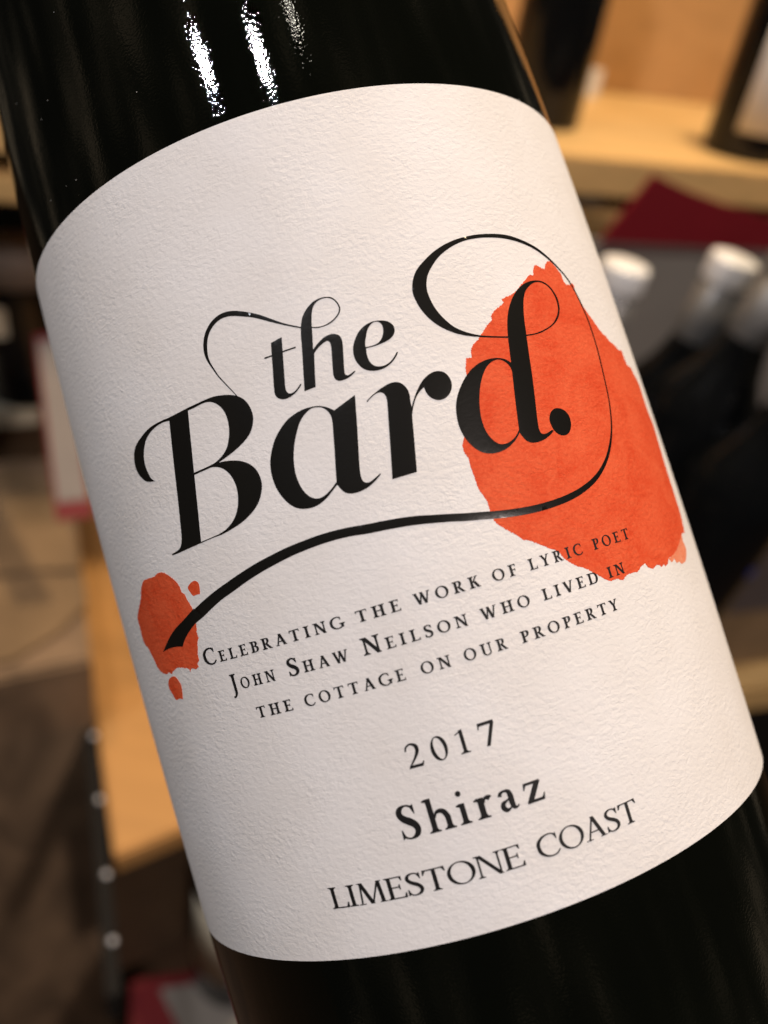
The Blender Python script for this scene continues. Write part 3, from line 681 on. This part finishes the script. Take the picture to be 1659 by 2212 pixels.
def place(name, foot, axis, face, top, label_mat, lab, cat, group=None, glint_or_foil_dot=None, lab_mesh=None, nm_sleeve=False):
    ax = np.asarray(axis, float); ax /= np.linalg.norm(ax)
    fx = np.asarray(face, float); fx = fx - ax * (fx @ ax); fx /= np.linalg.norm(fx)
    fy = np.cross(ax, fx)
    e = empty(name, foot, np.stack([fx, fy, ax], 1).tolist()); tag(e, lab, cat, group)
    def add(nm, me, mt):
        o = bpy.data.objects.new(nm, me.copy()); COL.objects.link(o); o.data.materials.clear(); o.data.materials.append(mt); o.parent = e
        for pp in o.data.polygons: pp.use_smooth = len(pp.vertices) == 4
        return o
    add('glass_body', me_bord, m_glass2)
    if top: add(*top)
    if nm_sleeve: add('sleeve', me_slv, m_sleeve_shade)
    if label_mat: add('label', lab_mesh or me_lab, label_mat)
    for (zz, an) in glint_or_foil_dot or []:
        o = add('glint_or_foil_dot', me_dot, m_blue)
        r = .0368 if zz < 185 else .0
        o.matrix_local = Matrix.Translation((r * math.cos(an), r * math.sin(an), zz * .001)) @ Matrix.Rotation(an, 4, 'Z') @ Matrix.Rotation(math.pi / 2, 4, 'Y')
    return e
UPW = np.array([0, 0, 1.0])
toward = lambda P: (CAM - np.asarray(P)) * [1, 1, 0]
# two on the shelf
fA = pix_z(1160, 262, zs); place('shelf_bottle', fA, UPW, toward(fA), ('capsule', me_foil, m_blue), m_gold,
      'dark bottle with gold label on the wooden shelf, beside the white label', 'wine bottle', glint_or_foil_dot=[(176, .9)], lab_mesh=me_lab_hi)
fB = pix_z(1600, 335, zs); place('shelf_bottle', fB, UPW, dir_world([.50, 0, .86]), ('capsule', me_foil, m_black), m_white,
      'dark bottle with white label standing at the front of the wooden shelf', 'wine bottle', lab_mesh=me_lab_lo)
tgp = pix_z(1268, 208, zs)
tg = prism('price_tag', [tgp + [-.011, 0, 0], tgp + [.011, 0, 0], tgp + [.011, .003, 0], tgp + [-.011, .003, 0]], np.array([0, 0, .028]), .0004)
tag(link('price_tag', tg, m_white), 'little white price tag at the back of the wooden shelf', 'price tag')

# counter and open carton of screw-cap bottles, right
zk = Zc - .44
ct = empty('counter', (0, 0, 0)); tag(ct, 'wooden counter under the open red carton', 'counter')
R0_ = pix_z(1640, 1482, zk); L0 = R0_ - shelf_u * .1
me, p, q, u, n = board_thing('counter_top', L0, R0_, .42, .030, m_oak, (.10, .45))
ct.location = (p + q) / 2
child(link('counter_top', me, m_oak), ct)
pf, qf = p + n * .06 + [0, 0, -.0305], q + n * .06 + [0, 0, -.0305]
child(link('counter_front', prism('counter_front', [pf, qf, qf + n * .02, pf + n * .02], np.array([0, 0, -(zk - .0305)])), m_black), ct)

CB = shelf_c - .075; CF = CB - .21                                   # back and front planes, along the shelf's normal
su, sn = shelf_u, shelf_n
def pix_n(uu, vv, c):
    d = dir_world([(uu - 829.5) / F_PX, (1106 - vv) / F_PX, -1]); return CAM + d * ((c - CAM @ sn) / (d @ sn))
a0, a1 = pix_n(1255, 560, CB) @ su, pix_n(1800, 560, CB) @ su
def P_(a_, c_, z_): return su * a_ + sn * c_ + np.array([0, 0, z_])
cn = empty('open_carton', P_((a0 + a1) / 2, (CB + CF) / 2, zk)); tag(cn, 'open wine carton with dark red flap and grey inside, full of bottles', 'carton')
ztop = pix_n(1480, 530, CB)[2]
def cpart(name, x0, x1, y0, y1, z0, z1, mt):
    me = prism(name, [P_(x0, y0, z0), P_(x1, y0, z0), P_(x1, y1, z0), P_(x0, y1, z0)], np.array([0, 0, z1 - z0]), .0008)
    return child(link(name, me, mt), cn)
cpart('back_wall', a0, a1, CB, CB + .005, zk + .001, ztop, m_card_grey)
zf = pix_n(1600, 1150, CF)[2]
cpart('front_wall', a0 + .05, a1, CF - .005, CF, zk + .001, zf, m_card)
cpart('printed_band', a0 + .052, a1 - .002, CF - .0065, CF - .0052, pix_n(1600, 1310, CF)[2], zf - .012, m_card_dark)
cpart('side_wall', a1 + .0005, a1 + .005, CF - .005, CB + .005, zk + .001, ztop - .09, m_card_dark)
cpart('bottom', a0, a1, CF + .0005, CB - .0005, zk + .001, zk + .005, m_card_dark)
flp = [pix_n(a_, b_, CB) for a_, b_ in ((1282, 548), (1320, 495), (1415, 378), (1490, 414), (1560, 440), (1650, 470), (1800, 520), (1800, 562))]
child(link('flap', prism('flap', flp, sn * .004, .0005), m_red), cn)

lean = lambda deg: dir_world(Matrix.Rotation(math.radians(deg), 3, 'Z') @ Vector(UP))
caps = [(1355, 568, .545, -4, [(150, 1.0)]), (1592, 555, .540, -8, [(150, .5), (110, -.2)]), (1735, 545, .500, -12, [(150, .5)]), (1830, 700, .475, -9, [(140, 1.2)])]  # last item: where blue reflections are painted on the glass
labs = ['screw-cap bottle in the open carton, white cap against the red flap corner', 'screw-cap bottle in the middle of the open carton with tall white cap',
        'leaning screw-cap bottle in the open carton beside the tall white cap', 'front screw-cap bottle at the right end of the open carton']
for (uu, vv, tt, ph, glints), lb in zip(caps, labs):
    ax = lean(ph); tip = pix(uu, vv, tt)
    place('carton_bottle', tip - ax * .3006, ax, -YW @ M.T * 0 + toward(tip), ('screw_cap', me_cap, m_cap_lit if uu < 1650 else m_sleeve_shade), None, lb, 'wine bottle', 'bottles in the open carton', glints, None, True)

# left: low shelf board, post with studs, cartons, card, bottles
zp = Zc - .55
low = empty('low_shelf', (0, 0, 0)); tag(low, 'low orange wooden shelf board running back beside the studded rail', 'shelf')
A0, A1, B0 = pix_z(247, 1850, zp), pix_z(384, 1793, zp), pix_z(96, 700, zp)
uL = (A1 - A0) / np.linalg.norm(A1 - A0)
me = prism('shelf_board', [A0, A0 + uL * .40, B0 + uL * .40, B0], np.array([0, 0, -.022]), .002)
low.location = A0
child(link('shelf_board', me, m_oak_o), low)
nb = np.array([-uL[1], uL[0], 0]); nb = nb if nb[1] > 0 else -nb
ap = [A0 + nb * .015, A0 + uL * .40 + nb * .015, A0 + uL * .40 + nb * .035, A0 + nb * .035]
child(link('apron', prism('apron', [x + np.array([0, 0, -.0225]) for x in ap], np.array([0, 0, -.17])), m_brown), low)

# black edge rail with steel studs along the board's open side, running on towards the camera
zr_ = zp + .004
g0, g1 = pix_z(246, 2150, zr_), pix_z(118, 700, zr_)
gu = (g1 - g0) / np.linalg.norm(g1 - g0); gn = np.array([-gu[1], gu[0], 0])
rail = empty('edge_rail', g0); tag(rail, 'black metal edge rail with a row of round steel studs beside the orange board', 'rail')
child(link('bar', prism('bar', [g0 - gn * .0045, g0 + gn * .0045, g1 + gn * .0045, g1 - gn * .0045], np.array([0, 0, -.032]), .0008), m_black), rail)
stud = lathe('stud', [(.0001, .0022), (.0010, .0020), (.0019, .0013), (.0023, .0004), (.0024, 0), (.0024, -.001), (.0001, -.001)], 20)
for k, (uu, vv) in enumerate(((177, 1355), (190, 1464), (199, 1590), (211, 1728), (237, 1887), (253, 2030))):
    sp_k = pix_z(uu, vv, zr_); sp_k = g0 + gu * ((sp_k - g0) @ gu) - gn * .002
    o = link('stud', stud, m_steel, None, True)
    o.parent = rail; o.matrix_parent_inverse = Matrix.Translation(-rail.location); o.matrix_basis = Matrix.Translation(Vector(sp_k))

# brown carton behind the post; body colour darkened for its shaded side
zc_ = Zc - .47
bc = empty('brown_carton', (0, 0, 0)); tag(bc, 'brown carton with shade painted into its side and cardboard sheets on top, left of the studded rail', 'cabinet')
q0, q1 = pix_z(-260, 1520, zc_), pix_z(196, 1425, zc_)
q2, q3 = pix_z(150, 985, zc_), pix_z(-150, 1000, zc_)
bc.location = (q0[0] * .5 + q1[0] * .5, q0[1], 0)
child(link('shaded_carton_body', prism('shaded_carton_body', [q0, q1, q2, q3], np.array([0, 0, -zc_ + .002]), .003), m_brown2), bc)
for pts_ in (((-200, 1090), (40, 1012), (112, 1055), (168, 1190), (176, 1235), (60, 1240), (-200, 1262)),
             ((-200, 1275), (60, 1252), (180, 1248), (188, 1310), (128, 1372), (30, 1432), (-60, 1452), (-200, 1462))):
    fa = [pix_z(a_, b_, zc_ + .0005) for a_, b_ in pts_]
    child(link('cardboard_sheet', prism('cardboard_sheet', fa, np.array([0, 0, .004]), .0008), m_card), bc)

# white card with red border
cc0, cc1 = pix(112, 735, .66), pix(160, 1105, .61)
axc = cc0 - cc1; Hc = np.linalg.norm(axc); axc /= Hc
fc = CAM - (cc0 + cc1) / 2; fc = fc - axc * (fc @ axc); fc /= np.linalg.norm(fc); sx = np.cross(axc, fc)
pc = empty('leaflet', cc1); tag(pc, 'narrow white leaflet with red border leaning by the low shelf board', 'leaflet')
mid = (cc0 + cc1) / 2
child(link('border', box('border', mid, sx * .0125, fc * .0006, axc * (Hc / 2 + .006), .0003), m_red2), pc)
child(link('panel', box('panel', mid + fc * .0008 + axc * .004, sx * .0105, fc * .0005, axc * (Hc / 2 - .004), .0003), m_leaf), pc)

# far left bottles and crates
b1 = pix(20, 690, .80)
lo_z = b1[2] - .02
cr = empty('bottle_stand', (0, 0, 0)); tag(cr, 'dark brown bottle stand with pale edges left of the orange board', 'stand')
s_a, s_b = pix_z(-220, 905, lo_z - .06), pix_z(86, 880, lo_z - .06)
me, p, q, u, n = board_thing('stand_board', s_a, s_b, .42, .020, m_cream)
cr.location = (p + q) / 2
child(link('stand_board', me, m_cream), cr)
p2, q2 = p + n * .01 + [0, 0, -.0205], q + n * .01 + [0, 0, -.0205]
child(link('upper_board', prism('upper_board', [x + np.array([0, 0, .075]) for x in (p - u * .0, p - u * 0 + u * np.linalg.norm(q - p) * .9, p + u * np.linalg.norm(q - p) * .9 + n * .02, p + n * .02)], np.array([0, 0, .03])), m_cream), cr)
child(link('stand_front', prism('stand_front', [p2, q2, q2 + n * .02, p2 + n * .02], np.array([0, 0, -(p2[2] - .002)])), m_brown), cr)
fz = p[2]
for (uu, vv, top, lm, lb, lme) in ((62, 845, ('capsule', me_foil, m_redcap), m_leaf, 'dark bottle with red capsule and grey label on the brown stand', me_lab_hi),
                              (2, 790, ('capsule', me_foil, m_black), m_redcap, 'dark bottle with red label and black capsule on the brown stand', me_lab)):
    f_ = pix_z(uu, vv, fz); place('stand_bottle', f_, UPW, toward(f_), top, lm, lb, 'wine bottle', None, None, lme)

# red and white carton under the low board
zr = Zc - .80
rc = empty('red_white_carton', (0, 0, 0)); tag(rc, 'red carton with pale panel on the floor under the low shelf', 'carton')
r0, r1 = pix_z(275, 2400, zr), pix_z(640, 2330, zr); r3, r2 = pix_z(283, 2112, zr), pix_z(600, 2070, zr)
rc.location = (r0 + r1) / 2 * [1, 1, 0]
child(link('box_body', prism('box_body', [r0, r1, r2, r3], np.array([0, 0, -zr + .002]), .003), m_red2), rc)
i0, i1, i2, i3 = pix_z(440, 2330, zr + .001), pix_z(620, 2300, zr + .001), pix_z(580, 2098, zr + .001), pix_z(345, 2138, zr + .001)
child(link('printed_panel', prism('printed_panel', [i0, i1, i2, i3], np.array([0, 0, .0015]), .0003), m_card_grey), rc)

fl_ = pix_z(505, 2090, zr + .0005); place('low_bottle', fl_, UPW, toward(fl_), ('capsule', me_foil, m_black), m_cream, 'dark bottle with cream label standing on the red carton', 'wine bottle')
